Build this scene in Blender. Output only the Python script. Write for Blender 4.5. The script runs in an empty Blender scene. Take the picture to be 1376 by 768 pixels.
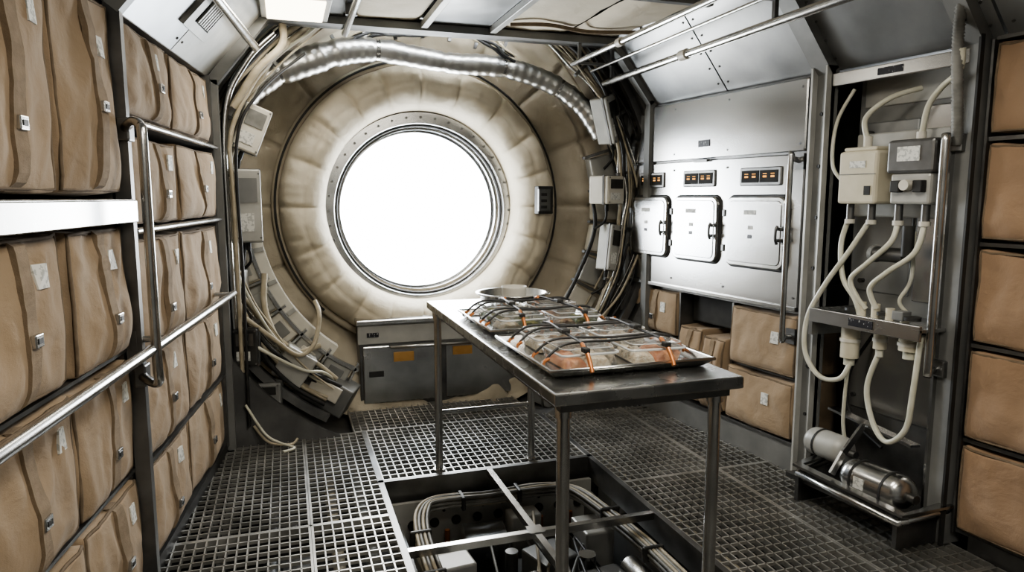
import bpy, bmesh, math, random
from mathutils import Vector, Matrix, noise
random.seed(7)
scene = bpy.context.scene
sin, cos, pi = math.sin, math.cos, math.pi
rad = math.radians

# ------------------------------------------------------------------ materials
def new_mat(name):
    m = bpy.data.materials.new(name); m.use_nodes = True
    nt = m.node_tree; nt.nodes.clear()
    return m, nt
def pmat(name, col, rough=.5, metal=0., col2=None, cscale=6., cdetail=4., bscale=0., bstr=0., bdist=.01,
         stretch=(1, 1, 1), rvar=0., b2=0., b2str=0., trans=0., ior=1.45, spec=.5, lo=.35, hi=.65, sheen=0., dist=.6):
    m, nt = new_mat(name); N = nt.nodes; L = nt.links
    out = N.new('ShaderNodeOutputMaterial'); p = N.new('ShaderNodeBsdfPrincipled'); L.new(p.outputs[0], out.inputs[0])
    p.inputs['Base Color'].default_value = (*col, 1); p.inputs['Roughness'].default_value = rough
    p.inputs['Metallic'].default_value = metal; p.inputs['IOR'].default_value = ior
    p.inputs['Transmission Weight'].default_value = trans
    p.inputs['Specular IOR Level'].default_value = spec
    if sheen: p.inputs['Sheen Weight'].default_value = sheen
    tc = N.new('ShaderNodeTexCoord'); mp = N.new('ShaderNodeMapping'); mp.inputs['Scale'].default_value = stretch
    L.new(tc.outputs['Object'], mp.inputs[0])
    if col2 is not None:
        n = N.new('ShaderNodeTexNoise'); n.inputs['Scale'].default_value = cscale; n.inputs['Detail'].default_value = cdetail
        L.new(mp.outputs[0], n.inputs['Vector'])
        r = N.new('ShaderNodeValToRGB'); r.color_ramp.elements[0].position = lo; r.color_ramp.elements[1].position = hi
        r.color_ramp.elements[0].color = (*col, 1); r.color_ramp.elements[1].color = (*col2, 1)
        L.new(n.outputs['Fac'], r.inputs[0]); L.new(r.outputs[0], p.inputs['Base Color'])
        if rvar:
            mr = N.new('ShaderNodeMapRange'); mr.inputs['To Min'].default_value = rough - rvar; mr.inputs['To Max'].default_value = rough + rvar
            L.new(n.outputs['Fac'], mr.inputs['Value']); L.new(mr.outputs[0], p.inputs['Roughness'])
    prev = None
    if bstr:
        n = N.new('ShaderNodeTexNoise'); n.inputs['Scale'].default_value = bscale; n.inputs['Detail'].default_value = 5
        n.inputs['Distortion'].default_value = dist
        L.new(mp.outputs[0], n.inputs['Vector'])
        b = N.new('ShaderNodeBump'); b.inputs['Strength'].default_value = bstr; b.inputs['Distance'].default_value = bdist
        L.new(n.outputs['Fac'], b.inputs['Height']); prev = b
    if b2str:
        n = N.new('ShaderNodeTexNoise'); n.inputs['Scale'].default_value = b2; n.inputs['Detail'].default_value = 2
        L.new(tc.outputs['Object'], n.inputs['Vector'])
        b = N.new('ShaderNodeBump'); b.inputs['Strength'].default_value = b2str; b.inputs['Distance'].default_value = .002
        L.new(n.outputs['Fac'], b.inputs['Height'])
        if prev: L.new(prev.outputs[0], b.inputs['Normal'])
        prev = b
    if prev: L.new(prev.outputs[0], p.inputs['Normal'])
    return m
def emat(name, col, s):
    m, nt = new_mat(name); e = nt.nodes.new('ShaderNodeEmission'); o = nt.nodes.new('ShaderNodeOutputMaterial')
    e.inputs[0].default_value = (*col, 1); e.inputs[1].default_value = s; nt.links.new(e.outputs[0], o.inputs[0]); return m

M = {}
M['canvas'] = pmat('canvas_tan', (.30, .222, .145), .88, col2=(.355, .268, .18), cscale=3, cdetail=6, bscale=7, bstr=.45, bdist=.035, b2=420, b2str=.35, sheen=.1, dist=.35)
M['canvas_d'] = pmat('canvas_brown', (.27, .178, .11), .88, col2=(.325, .22, .14), cscale=3, cdetail=6, bscale=7, bstr=.45, bdist=.035, b2=420, b2str=.35, sheen=.1, dist=.35)
M['strap'] = pmat('webbing_strap', (.21, .16, .108), .9, col2=(.265, .205, .142), cscale=30, bscale=220, bstr=.5, bdist=.003)
M['pipingm'] = pmat('bag_piping', (.14, .105, .07), .9, col2=(.19, .145, .10), cscale=30)
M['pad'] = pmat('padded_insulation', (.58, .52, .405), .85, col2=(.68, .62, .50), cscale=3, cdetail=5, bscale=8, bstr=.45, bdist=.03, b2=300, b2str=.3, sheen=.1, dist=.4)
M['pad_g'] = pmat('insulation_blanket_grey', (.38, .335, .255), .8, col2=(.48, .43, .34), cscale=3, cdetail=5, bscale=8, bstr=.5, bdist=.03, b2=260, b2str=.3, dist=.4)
M['steel'] = pmat('brushed_steel', (.37, .37, .365), .25, 1., col2=(.56, .56, .555), cscale=2.2, cdetail=7, bscale=50, bstr=.03, bdist=.002, stretch=(1, .35, 1.4), rvar=.10, lo=.3, hi=.7)
M['steel_v'] = pmat('brushed_steel_tube', (.45, .45, .44), .25, 1., col2=(.58, .58, .57), cscale=8, rvar=.06)
M['steel_t'] = pmat('table_steel', (.30, .30, .295), .26, 1., col2=(.46, .46, .45), cscale=9, cdetail=9, rvar=.12, bscale=30, bstr=.05, bdist=.003)
M['steel_d'] = pmat('dark_steel', (.14, .14, .138), .40, .9, col2=(.23, .23, .225), cscale=7, cdetail=8, rvar=.12, bscale=40, bstr=.1, bdist=.002)
M['grate'] = pmat('galvanised_grating', (.38, .375, .35), .40, .8, col2=(.56, .55, .52), cscale=5, rvar=.1)
M['paint'] = pmat('grey_paint', (.18, .183, .18), .48, .3, col2=(.25, .253, .245), cscale=5, cdetail=8, bscale=30, bstr=.06, bdist=.004)
M['paint_l'] = pmat('light_grey_paint', (.35, .348, .325), .42, .2, col2=(.45, .447, .42), cscale=6, cdetail=8, bscale=30, bstr=.06, bdist=.004)
M['paint_b'] = pmat('bluegrey_panel', (.27, .28, .285), .33, .65, col2=(.36, .37, .375), cscale=4, cdetail=8, rvar=.08)
M['white'] = pmat('offwhite_plastic', (.58, .555, .485), .45, col2=(.66, .635, .565), cscale=8)
M['cream'] = pmat('cream_plastic', (.54, .50, .39), .4, col2=(.62, .58, .465), cscale=8)
M['foil'] = pmat('crinkled_foil', (.46, .46, .45), .36, 1., col2=(.60, .60, .58), cscale=10, bscale=18, bstr=.35, bdist=.010)
M['dark'] = pmat('dark_void', (.014, .014, .014), .8, col2=(.03, .03, .028), cscale=8)
M['charcoal'] = pmat('charcoal_metal', (.038, .038, .037), .5, .5, col2=(.07, .07, .068), cscale=6)
M['rubber'] = pmat('black_rubber', (.015, .015, .015), .5, col2=(.03, .03, .03), cscale=20)
M['hose'] = pmat('milky_hose', (.54, .53, .43), .3, col2=(.64, .63, .54), cscale=12, spec=.6)
M['cable_b'] = pmat('beige_cable', (.35, .305, .22), .55, col2=(.48, .43, .33), cscale=14)
M['cable_g'] = pmat('grey_cable', (.15, .15, .14), .5, col2=(.24, .24, .225), cscale=14)
M['label'] = pmat('paper_label', (.70, .70, .66), .6, col2=(.45, .46, .44), cscale=70, lo=.52, hi=.56)
M['plate'] = pmat('black_label_plate', (.02, .02, .025), .4, col2=(.5, .5, .5), cscale=130, lo=.62, hi=.66, stretch=(1, 1, .6))
M['orange'] = pmat('orange_tag', (.50, .29, .10), .6, col2=(.42, .23, .07), cscale=10)
M['blue'] = pmat('blue_plastic', (.03, .06, .12), .4, col2=(.04, .08, .16), cscale=10)
M['amber'] = emat('amber_lamp', (1., .48, .14), 1.6)
M['lampw'] = emat('light_diffuser', (1., .88, .68), 7.)
M['copper'] = pmat('copper_clip', (.42, .16, .06), .4, .6, col2=(.52, .23, .10), cscale=20)
M['salmon'] = pmat('salmon_food', (.40, .15, .07), .5, col2=(.52, .28, .15), cscale=30, bscale=60, bstr=.5)
M['greens'] = pmat('green_food', (.07, .11, .04), .5, col2=(.20, .17, .06), cscale=45, bscale=60, bstr=.8)
M['brownf'] = pmat('brown_food', (.16, .08, .045), .5, col2=(.36, .27, .17), cscale=40, bscale=60, bstr=.8)
M['rice'] = pmat('rice_food', (.55, .50, .41), .6, col2=(.42, .34, .24), cscale=60, bscale=90, bstr=.8)

def glassy(name, tint, f0=.12, rough=.05, haze=0.):
    m, nt = new_mat(name); N = nt.nodes; L = nt.links
    o = N.new('ShaderNodeOutputMaterial'); mx = N.new('ShaderNodeMixShader'); t = N.new('ShaderNodeBsdfTransparent'); g = N.new('ShaderNodeBsdfGlossy')
    t.inputs[0].default_value = (*tint, 1); g.inputs['Roughness'].default_value = rough
    fr = N.new('ShaderNodeLayerWeight'); fr.inputs[0].default_value = f0
    L.new(fr.outputs['Fresnel'], mx.inputs[0]); L.new(t.outputs[0], mx.inputs[1]); L.new(g.outputs[0], mx.inputs[2]); last = mx
    if haze:
        d = N.new('ShaderNodeBsdfDiffuse'); d.inputs[0].default_value = (.8, .82, .82, 1); m2 = N.new('ShaderNodeMixShader'); m2.inputs[0].default_value = haze
        L.new(mx.outputs[0], m2.inputs[1]); L.new(d.outputs[0], m2.inputs[2]); last = m2
    L.new(last.outputs[0], o.inputs[0]); return m
M['glass'] = glassy('window_glass', (.97, .98, 1.))
M['clear'] = glassy('clear_plastic', (.95, .96, .96), .30, .08, .08)
M['lidrim'] = glassy('clear_plastic_rim', (.9, .92, .92), .5, .15, .45)

# ------------------------------------------------------------------ wall frames
CX, WH, TAP = 1.0, 1.35, .119
def XL(y): return CX - (WH + TAP * (4.2 - y))
def XR(y): return CX + (WH + TAP * (4.2 - y))
def mapL(p): return Vector((XL(p[0]) + p[1], p[0], p[2]))
def mapR(p): return Vector((XR(p[0]) - p[1], p[0], p[2]))
def mapI(p): return Vector(p)

# ------------------------------------------------------------------ builder
class B:
    def __init__(s, name, fmap=mapI):
        s.name = name; s.f = fmap; s.v = []; s.fc = []; s.mi = []; s.sm = []; s.mats = []
    def slot(s, k):
        if k not in s.mats: s.mats.append(k)
        return s.mats.index(k)
    def add(s, vs, fs, k, smooth=False, T=None):
        o = len(s.v); i = s.slot(k)
        for p in vs:
            p = Vector(p)
            if T is not None: p = T @ p
            s.v.append(s.f(p))
        for f in fs:
            s.fc.append([o + a for a in f]); s.mi.append(i); s.sm.append(smooth)
        return s
    def box(s, x0, x1, y0, y1, z0, z1, k, bev=0., T=None):
        if x0 > x1: x0, x1 = x1, x0
        if y0 > y1: y0, y1 = y1, y0
        if z0 > z1: z0, z1 = z1, z0
        if bev <= 0:
            v = [(x, y, z) for x in (x0, x1) for y in (y0, y1) for z in (z0, z1)]
            f = [(0, 1, 3, 2), (4, 6, 7, 5), (0, 4, 5, 1), (2, 3, 7, 6), (0, 2, 6, 4), (1, 5, 7, 3)]
            return s.add(v, f, k, False, T)
        bm = bmesh.new(); bmesh.ops.create_cube(bm, size=1)
        for v in bm.verts:
            v.co = Vector(((x0 + x1) / 2 + v.co.x * (x1 - x0), (y0 + y1) / 2 + v.co.y * (y1 - y0), (z0 + z1) / 2 + v.co.z * (z1 - z0)))
        bev = min(bev, .49 * min(x1 - x0, y1 - y0, z1 - z0))
        bmesh.ops.bevel(bm, geom=bm.edges[:], offset=bev, segments=2, affect='EDGES', profile=.5)
        bm.verts.index_update()
        s.add([v.co.copy() for v in bm.verts], [[v.index for v in f.verts] for f in bm.faces], k, False, T)
        bm.free(); return s
    def obox(s, c, dims, k, rot=(0, 0, 0), bev=0.):
        T = Matrix.Translation(Vector(c)) @ Matrix.Rotation(rot[2], 4, 'Z') @ Matrix.Rotation(rot[1], 4, 'Y') @ Matrix.Rotation(rot[0], 4, 'X')
        a, b2, c2 = [d / 2 for d in dims]
        return s.box(-a, a, -b2, b2, -c2, c2, k, bev, T)
    def rrect(s, u0, u1, z0, z1, n0, n1, r, k, seg=5):
        pts = []
        for (cx, cz, a0) in ((u1 - r, z1 - r, 0), (u0 + r, z1 - r, 90), (u0 + r, z0 + r, 180), (u1 - r, z0 + r, 270)):
            for i in range(seg + 1):
                a = rad(a0 + 90 * i / seg); pts.append((cx + r * cos(a), cz + r * sin(a)))
        n = len(pts); e = min(.006, abs(n1 - n0) * .4); mu, mz = (u0 + u1) / 2, (z0 + z1) / 2
        ins = [(mu + (a - mu) * (1 - 2 * e / (u1 - u0)), mz + (b - mz) * (1 - 2 * e / (z1 - z0))) for a, b in pts]
        v = [(a, n0, b) for a, b in pts] + [(a, n1 - e, b) for a, b in pts] + [(a, n1, b) for a, b in ins]
        f = [list(range(n)), list(range(2 * n, 3 * n))]
        for l in (0, 1):
            for i in range(n):
                j = (i + 1) % n; f.append((l * n + i, l * n + j, (l + 1) * n + j, (l + 1) * n + i))
        return s.add(v, f, k)
    def tube(s, pts, r, k, seg=10, smooth_n=0, cap=True, closed=False, rfn=None):
        pts = [Vector(p) for p in pts]
        if smooth_n and len(pts) > 2: pts = catmull(pts, smooth_n, closed)
        n = len(pts); vs = []; up = None
        for i, p in enumerate(pts):
            if closed: t = pts[(i + 1) % n] - pts[i - 1]
            else: t = pts[min(i + 1, n - 1)] - pts[max(i - 1, 0)]
            t.normalize()
            if up is None:
                up = Vector((0, 0, 1)) if abs(t.z) < .9 else Vector((1, 0, 0))
            a = (up - t * up.dot(t)); a.normalize(); b = t.cross(a); up = a
            rr = rfn(i / (n - 1)) if rfn else r
            for j in range(seg):
                q = 2 * pi * j / seg; vs.append(p + (a * cos(q) + b * sin(q)) * rr)
        fs = []
        m = n if closed else n - 1
        for i in range(m):
            i2 = (i + 1) % n
            for j in range(seg):
                j2 = (j + 1) % seg; fs.append((i * seg + j, i * seg + j2, i2 * seg + j2, i2 * seg + j))
        s.add(vs, fs, k, True)
        if cap and not closed:
            s.add(vs[:seg], [list(range(seg))], k); s.add(vs[-seg:], [list(range(seg))], k)
        return s
    def cyl(s, a, b, r, k, seg=20): return s.tube([a, b], r, k, seg)
    def tank(s, a, b, r, k, seg=28):
        a, b = Vector(a), Vector(b); L = (b - a).length
        d = min(r * .6, L * .3)
        ts = [d * (1 - cos(pi / 2 * i / 6)) for i in range(7)] + [L - d * (1 - cos(pi / 2 * i / 6)) for i in range(6, -1, -1)]
        rr = [max(.002, r * sin(pi / 2 * i / 6) ** .6 if i else .002) for i in range(7)]; rr = rr + rr[::-1]
        vs = []; t = (b - a).normalized(); up = Vector((0, 0, 1)) if abs(t.z) < .9 else Vector((1, 0, 0)); u = (up - t * up.dot(t)).normalized(); v = t.cross(u)
        for q, ra in zip(ts, rr):
            for j in range(seg): w = 2 * pi * j / seg; vs.append(a + t * q + (u * cos(w) + v * sin(w)) * ra)
        fs = [(i * seg + j, i * seg + (j + 1) % seg, (i + 1) * seg + (j + 1) % seg, (i + 1) * seg + j) for i in range(13) for j in range(seg)]
        return s.add(vs, fs, k, True)
    def bar(s, pts, w, h, k, up=(0, 1, 0)):
        pts = [Vector(p) for p in pts]; up = Vector(up); n = len(pts); vs = []
        for i, p in enumerate(pts):
            t = (pts[min(i + 1, n - 1)] - pts[max(i - 1, 0)]).normalized()
            sd = up.cross(t).normalized()
            for (a, b) in ((-1, -1), (1, -1), (1, 1), (-1, 1)): vs.append(p + up * (a * w / 2) + sd * (b * h / 2))
        fs = [(0, 1, 2, 3), (4 * n - 4, 4 * n - 3, 4 * n - 2, 4 * n - 1)]
        for i in range(n - 1):
            for j in range(4):
                j2 = (j + 1) % 4; fs.append((4 * i + j, 4 * i + j2, 4 * i + 4 + j2, 4 * i + 4 + j))
        return s.add(vs, fs, k)
    def revolve(s, prof, c, k, seg=96, disp=None, a0=0., a1=2 * pi, smooth=True):
        full = abs(a1 - a0 - 2 * pi) < 1e-6; vs = []; cnt = seg if full else seg + 1; m = len(prof)
        for i in range(cnt):
            a = a0 + (a1 - a0) * i / seg
            for j, (r, y) in enumerate(prof):
                dr = dy = 0
                if disp: dr, dy = disp(a, r, y, j / (m - 1))
                vs.append((c[0] + (r + dr) * cos(a), y + dy, c[1] + (r + dr) * sin(a)))
        fs = []
        for i in range(seg):
            i2 = (i + 1) % cnt
            for j in range(m - 1): fs.append((i * m + j, i2 * m + j, i2 * m + j + 1, i * m + j + 1))
        return s.add(vs, fs, k, smooth)
    def done(s, recalc=True):
        me = bpy.data.meshes.new(s.name)
        mn = Vector([min(v[i] for v in s.v) for i in range(3)]); mx = Vector([max(v[i] for v in s.v) for i in range(3)])
        c = (mn + mx) / 2
        me.from_pydata([v - c for v in s.v], [], s.fc)
        for k in s.mats: me.materials.append(M[k])
        me.polygons.foreach_set('material_index', s.mi); me.polygons.foreach_set('use_smooth', s.sm)
        me.update()
        if recalc:
            bm = bmesh.new(); bm.from_mesh(me); bmesh.ops.recalc_face_normals(bm, faces=bm.faces[:]); bm.to_mesh(me); bm.free()
        ob = bpy.data.objects.new(s.name, me); ob.location = c; bpy.context.collection.objects.link(ob)
        return ob

def catmull(p, n, closed=False):
    out = []; m = len(p)
    rng = range(m) if closed else range(m - 1)
    for i in rng:
        if closed: a, b, c, d = p[i - 1], p[i], p[(i + 1) % m], p[(i + 2) % m]
        else: a, b, c, d = p[max(i - 1, 0)], p[i], p[i + 1], p[min(i + 2, m - 1)]
        for j in range(n):
            t = j / n
            out.append(.5 * ((2 * b) + (-a + c) * t + (2 * a - 5 * b + 4 * c - d) * t * t + (-a + 3 * b - 3 * c + d) * t ** 3))
    if not closed: out.append(p[-1])
    return out

# ------------------------------------------------------------------ soft storage bag
def bag(fmap, u0, u1, z0, z1, n1=0., depth=.32, seed=0, k='canvas', strap=.3, straps=None, bulge=.020, label=True, amp=.021, N=34, R=.020, name='storage_bag', labpos=None, buck=.35):
    b = B(name, fmap)
    cu, cz = (u0 + u1) / 2, (z0 + z1) / 2; hu, hz = (u1 - u0) / 2, (z1 - z0) / 2; hn = depth / 2; cn = n1 - hn
    sd = Vector((seed * 3.17, seed * 1.71, seed * .93))
    dg = sin(seed * 5.1) * 3
    def wr(u, z):
        w = noise.noise(Vector((u * 4.5, z * 3, 0)) + sd) * 1.0
        q2 = Vector((u * 8 + z * dg, z * 4 - u * 2, 3)) + sd
        w += (.45 - abs(noise.noise(q2)) * 2.4) * .55
        q3 = Vector((u * 14 - z * dg, z * 9 + u * 3, 7)) + sd
        w += (.4 - abs(noise.noise(q3)) * 2.) * .24
        return w * amp
    def prof(u, z):
        pu = max(-1, min(1, (u - cu) / hu)); pz = max(-1, min(1, (z - cz) / hz))
        w = (1 - pu ** 6) * (1 - abs(pz) ** 5)
        return n1 + bulge * w * (1 - .6 * pz) + wr(u, z) * (.2 + .8 * w)
    idx = {}; vs = []; fs = []; K = 5
    def vert(i, j, l):
        key = (i, j, l)
        if key in idx: return idx[key]
        def g(t): return t * (1.25 - .25 * t * t)
        p = Vector((g(2 * i / N - 1), 2 * j / K - 1, g(2 * l / N - 1)))
        pos = Vector((p.x * hu, p.y * hn, p.z * hz))
        q = Vector([max(-(h - R), min(h - R, v)) for v, h in zip(pos, (hu, hn, hz))]); d = pos - q
        if d.length > 1e-6: pos = q + d.normalized() * min(d.length, R)
        x = pos + Vector((cu, cn, cz))
        if p.y > .9: x.y += prof(x.x, x.z) - n1
        x.x += noise.noise(Vector((x.z * 6, x.y * 5, 9)) + sd) * .011 * abs(p.x)
        x.z += noise.noise(Vector((x.x * 6, x.y * 5, 5)) + sd) * .012 * abs(p.z) + (-.014 * (1 - p.x ** 2) if p.z > .9 else 0)
        idx[key] = len(vs); vs.append(x); return idx[key]
    for a in range(N):
        for c in range(N):
            fs.append((vert(a, K, c), vert(a + 1, K, c), vert(a + 1, K, c + 1), vert(a, K, c + 1)))
        for c in range(K):
            fs.append((vert(a, c, 0), vert(a + 1, c, 0), vert(a + 1, c + 1, 0), vert(a, c + 1, 0)))
            fs.append((vert(a, c, N), vert(a + 1, c, N), vert(a + 1, c + 1, N), vert(a, c + 1, N)))
            fs.append((vert(0, c, a), vert(0, c, a + 1), vert(0, c + 1, a + 1), vert(0, c + 1, a)))
            fs.append((vert(N, c, a), vert(N, c, a + 1), vert(N, c + 1, a + 1), vert(N, c + 1, a)))
    fs.append([vert(i, 0, 0) for i in range(N + 1)] + [vert(N, 0, l) for l in range(1, N + 1)] + [vert(i, 0, N) for i in range(N - 1, -1, -1)] + [vert(0, 0, l) for l in range(N - 1, 0, -1)])
    b.add(vs, fs, k, True)
    e = R * .6; pp = []
    for i in range(17): pp.append((u0 + e + (2 * hu - 2 * e) * i / 16, z0 + e))
    for i in range(1, 17): pp.append((u1 - e, z0 + e + (2 * hz - 2 * e) * i / 16))
    for i in range(1, 17): pp.append((u1 - e - (2 * hu - 2 * e) * i / 16, z1 - e - .006))
    for i in range(1, 16): pp.append((u0 + e, z1 - e - (2 * hz - 2 * e) * i / 16))
    b.tube([Vector((a, prof(a, c) - R * .2, c)) for a, c in pp], .0058, 'pipingm', 6, closed=True)
    ss = straps if straps is not None else ([u0 + strap * (u1 - u0)] if strap else [])
    sw = min(.028, hu * .17)
    for su in ss:
        n = 26; v = []; f = []
        for i in range(n + 1):
            z = z0 + .002 + (z1 - z0 - .014) * i / n
            ed = min(z - z0, z1 - .01 - z); dn = -R * (1 - min(1, ed / R)) ** 2
            for (du, dd) in ((-sw, -.008), (-sw, .009), (sw, .009), (sw, -.008)):
                uu = su + du + .004 * sin(z * 9 + seed)
                v.append((uu, max(prof(uu, z), prof(su, z)) + dn + dd, z))
        for i in range(n):
            for j in range(4):
                j2 = (j + 1) % 4; f.append((4 * i + j, 4 * i + j2, 4 * i + 4 + j2, 4 * i + 4 + j))
        f += [(0, 1, 2, 3), (4 * n, 4 * n + 1, 4 * n + 2, 4 * n + 3)]
        b.add(v, f, 'strap')
        bz = z0 + (z1 - z0) * (buck + .08 * sin(seed * 2.3)); nn = prof(su, bz) + .016
        b.box(su - sw * .75, su + sw * .75, nn - .01, nn + .004, bz - .017, bz + .017, 'steel_v', .003)
        b.box(su - sw * .4, su + sw * .4, nn, nn + .006, bz - .007, bz + .007, 'charcoal')
    if label:
        lu = labpos[0] if labpos else .72; lz = labpos[1] if labpos else .68
        lu = u0 + lu * (u1 - u0); lz = z0 + lz * (z1 - z0); w, h = .024, .032
        c4 = [(lu - w, lz - h), (lu + w, lz - h), (lu + w, lz + h), (lu - w, lz + h)]
        v = [(a, prof(a, c) + .004, c) for a, c in c4] + [(a, prof(a, c) - .01, c) for a, c in c4]
        lift = max(0, prof(lu, lz) + .004 - sum(p[1] for p in v[:4]) / 4)
        v = [(p[0], p[1] + lift, p[2]) for p in v]
        b.add(v, [(0, 1, 2, 3), (4, 5, 6, 7), (0, 1, 5, 4), (1, 2, 6, 5), (2, 3, 7, 6), (3, 0, 4, 7)], 'label')
    return b.done()

# ================================================================== ROOM SHELL
ZW = 2.10
b = B('wall_left', mapL); b.box(-.8, 4.26, -.46, -.40, -.6, ZW + .02, 'charcoal'); b.done()
b = B('wall_right', mapR); b.box(-.8, 4.26, -.50, -.44, -.6, ZW + .02, 'charcoal'); b.done()
b = B('wall_back'); b.box(-1.6, 3.7, -.88, -.8, -.6, 2.6, 'paint'); b.done()
b = B('trim_1', mapL); b.box(-.8, 4.26, -.40, -.01, -.02, .05, 'charcoal'); b.done()
b = B('trim_2', mapR); b.box(2.9, 4.26, -.40, -.01, -.02, .14, 'paint'); b.box(-.8, 1.98, -.4, -.01, -.02, .07, 'charcoal'); b.done()

b = B('ceiling')
SL = .30
for side in (-1, 1):
    def X(y, o): return (XL(y) + o) if side < 0 else (XR(y) - o)
    zb = 2.10 if side < 0 else 2.05
    ys = [-.8, .4, 1.2, 2.0, 2.78, 3.5, 4.26]
    for i in range(len(ys) - 1):
        y0, y1 = ys[i] + .006, ys[i + 1] - .006
        k = 'paint_b' if side > 0 else 'paint_l'
        if i == 4 and side < 0: k = 'paint_b'
        q = [Vector((X(y0, -.02), y0, zb)), Vector((X(y1, -.02), y1, zb)), Vector((X(y1, SL), y1, 2.47)), Vector((X(y0, SL), y0, 2.47))]
        nn = Vector((0, 0, .03))
        b.add(q + [p + nn for p in q], [(0, 1, 2, 3), (4, 5, 6, 7), (0, 1, 5, 4), (1, 2, 6, 5), (2, 3, 7, 6), (3, 0, 4, 7)], k)
        # rivets along the panel seams
        for j in range(5):
            t = .12 + .19 * j
            for yy in (y0 + .035, y1 - .035):
                c = Vector((X(yy, -.02 + t * (SL + .02)), yy, zb + t * (2.47 - zb))); nv = Vector((-side * .75, 0, -.66))
                b.cyl(c, c + nv * .006, .006, 'steel_d', 6)
    y0, y1 = -.85, 4.3
    q = [Vector((X(y0, -.6), y0, zb + .03)), Vector((X(y1, -.6), y1, zb + .03)), Vector((X(y1, SL), y1, 2.56)), Vector((X(y0, SL), y0, 2.56))]
    b.add(q + [p + Vector((0, 0, .03)) for p in q], [(0, 1, 2, 3), (4, 5, 6, 7), (0, 1, 5, 4), (1, 2, 6, 5), (2, 3, 7, 6), (3, 0, 4, 7)], 'charcoal')
b.box(-.9, 3.0, -.85, 4.3, 2.52, 2.56, 'charcoal')
cols = [(-.35, .36, 'paint'), (.84, 1.22, 'paint_b')]
rows = [(-.8, .6), (.62, 2.0), (2.02, 3.28), (3.30, 4.26)]
for (x0, x1, k) in cols:
    for (y0, y1) in rows:
        b.box(x0, x1, y0, y1, 2.465, 2.50, k, .008)
for (x0, x1) in ((.40, .80), (1.26, 1.74), (1.76, 2.4)):
    for (y0, y1) in rows:
        n = 20; vs = []; fs = []; m = max(6, int((y1 - y0) / .06))
        for i in range(n + 1):
            for j in range(m + 1):
                x = x0 + (x1 - x0) * i / n; y = y0 + (y1 - y0) * j / m
                e = (1 - abs(2 * i / n - 1) ** 8) * (1 - abs(2 * j / m - 1) ** 10)
                vs.append((x, y, 2.49 - .025 * e + .010 * noise.noise(Vector((x * 7, y * 5, x0)))))
        for i in range(n):
            for j in range(m): a = i * (m + 1) + j; fs.append((a, a + 1, a + m + 2, a + m + 1))
        b.add(vs, fs, 'pad', True)
b.box(-.4, 2.5, 4.24, 4.30, 2.42, 2.50, 'steel_d')
b.done()

def arch(y, w, depth, k, nm='trim_arch'):
    b = B(nm)
    for side in (-1, 1):
        X = (lambda o: XL(y) + o) if side < 0 else (lambda o: XR(y) - o)
        zb = 2.08
        b.bar([(X(0), y, 0), (X(0), y, zb)], w, depth, k)
        b.bar([(X(0), y, zb - .01), (X(SL - .01), y, 2.445)], w, depth, k)
        b.bar([(X(SL - .01), y, 2.44), (1.0, y, 2.44)], w, depth * .7, k)
    return b.done()
arch(4.20, .07, .06, 'paint', nm='trim_3')
b = B('trim_4')
y = 2.80
b.bar([(XR(y) - .0, y, 0), (XR(y), y, 2.07)], .11, .04, 'paint'); b.bar([(XR(y), y, 2.05), (XR(y) - SL, y, 2.45)], .11, .05, 'paint')
b.bar([(XR(y) - .025, y + .045, 0), (XR(y) - .025, y + .045, 2.07)], .014, .05, 'paint_l'); b.bar([(XR(y) - .025, y - .05, 0), (XR(y) - .025, y - .05, 2.07)], .010, .05, 'paint_l')
b.bar([(XL(2.73), 2.73, 0), (XL(2.73), 2.73, 2.10)], .055, .05, 'steel_d'); b.bar([(XL(2.73), 2.73, 2.08), (XL(2.73) + SL, 2.73, 2.45)], .06, .05, 'paint')
for i in range(7):
    z = .35 + i * .25
    b.cyl((XR(y) - .020, y, z), (XR(y) - .026, y, z), .009, 'charcoal', 12)
b.done()
b = B('trim_5')
y = 2.095
b.bar([(XR(y) + .02, y, 0), (XR(y) + .02, y, 2.07)], .08, .10, 'paint'); b.bar([(XR(y), y, 2.05), (XR(y) - SL, y, 2.45)], .09, .06, 'paint')
b.bar([(XR(y) - .035, y + .045, 0), (XR(y) - .035, y + .045, 2.07)], .012, .03, 'steel'); b.bar([(XR(y) - .035, y - .042, 0), (XR(y) - .035, y - .042, 2.07)], .010, .02, 'charcoal')
b.done()

# ================================================================== FLOOR
b = B('floor')
def grating(x0, x1, y0, y1, sx=.043, sy=.060):
    t = .0030; h = .024
    nx = max(1, round((x1 - x0) / sx)); ny = max(1, round((y1 - y0) / sy))
    for i in range(nx + 1):
        x = x0 + (x1 - x0) * i / nx
        b.box(x - t, x + t, y0, y1, -h, 0, 'grate')
    for j in range(ny + 1):
        yy = y0 + (y1 - y0) * j / ny
        b.box(x0, x1, yy - .0034, yy + .0034, -h * .6, .0, 'grate')
    for (a, c, d, e) in ((x0 - .005, x0 + .005, y0, y1), (x1 - .005, x1 + .005, y0, y1), (x0, x1, y0 - .005, y0 + .005), (x0, x1, y1 - .005, y1 + .005)):
        b.box(a, c, d, e, -.035, .001, 'grate')
for (y0, y1) in ((-.7, .55), (.562, 1.85), (1.862, 3.05), (3.062, 4.25)):
    grating(-.62, .05, y0, y1); grating(.062, .405, y0, y1)
    grating(1.60, 2.16, y0, y1); grating(2.172, 2.62, y0, y1)
grating(.43, 1.57, 3.46, 4.25); grating(.43, 1.57, -.7, 1.88); grating(.36, 1.54, 4.262, 4.74)
for x in (.415, 1.585): b.box(x - .014, x + .014, -.7, 4.25, -.12, .003, 'steel_d')
for yy in (1.90, 3.44): b.box(.40, 1.60, yy - .014, yy + .014, -.12, .003, 'steel_d')
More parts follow.
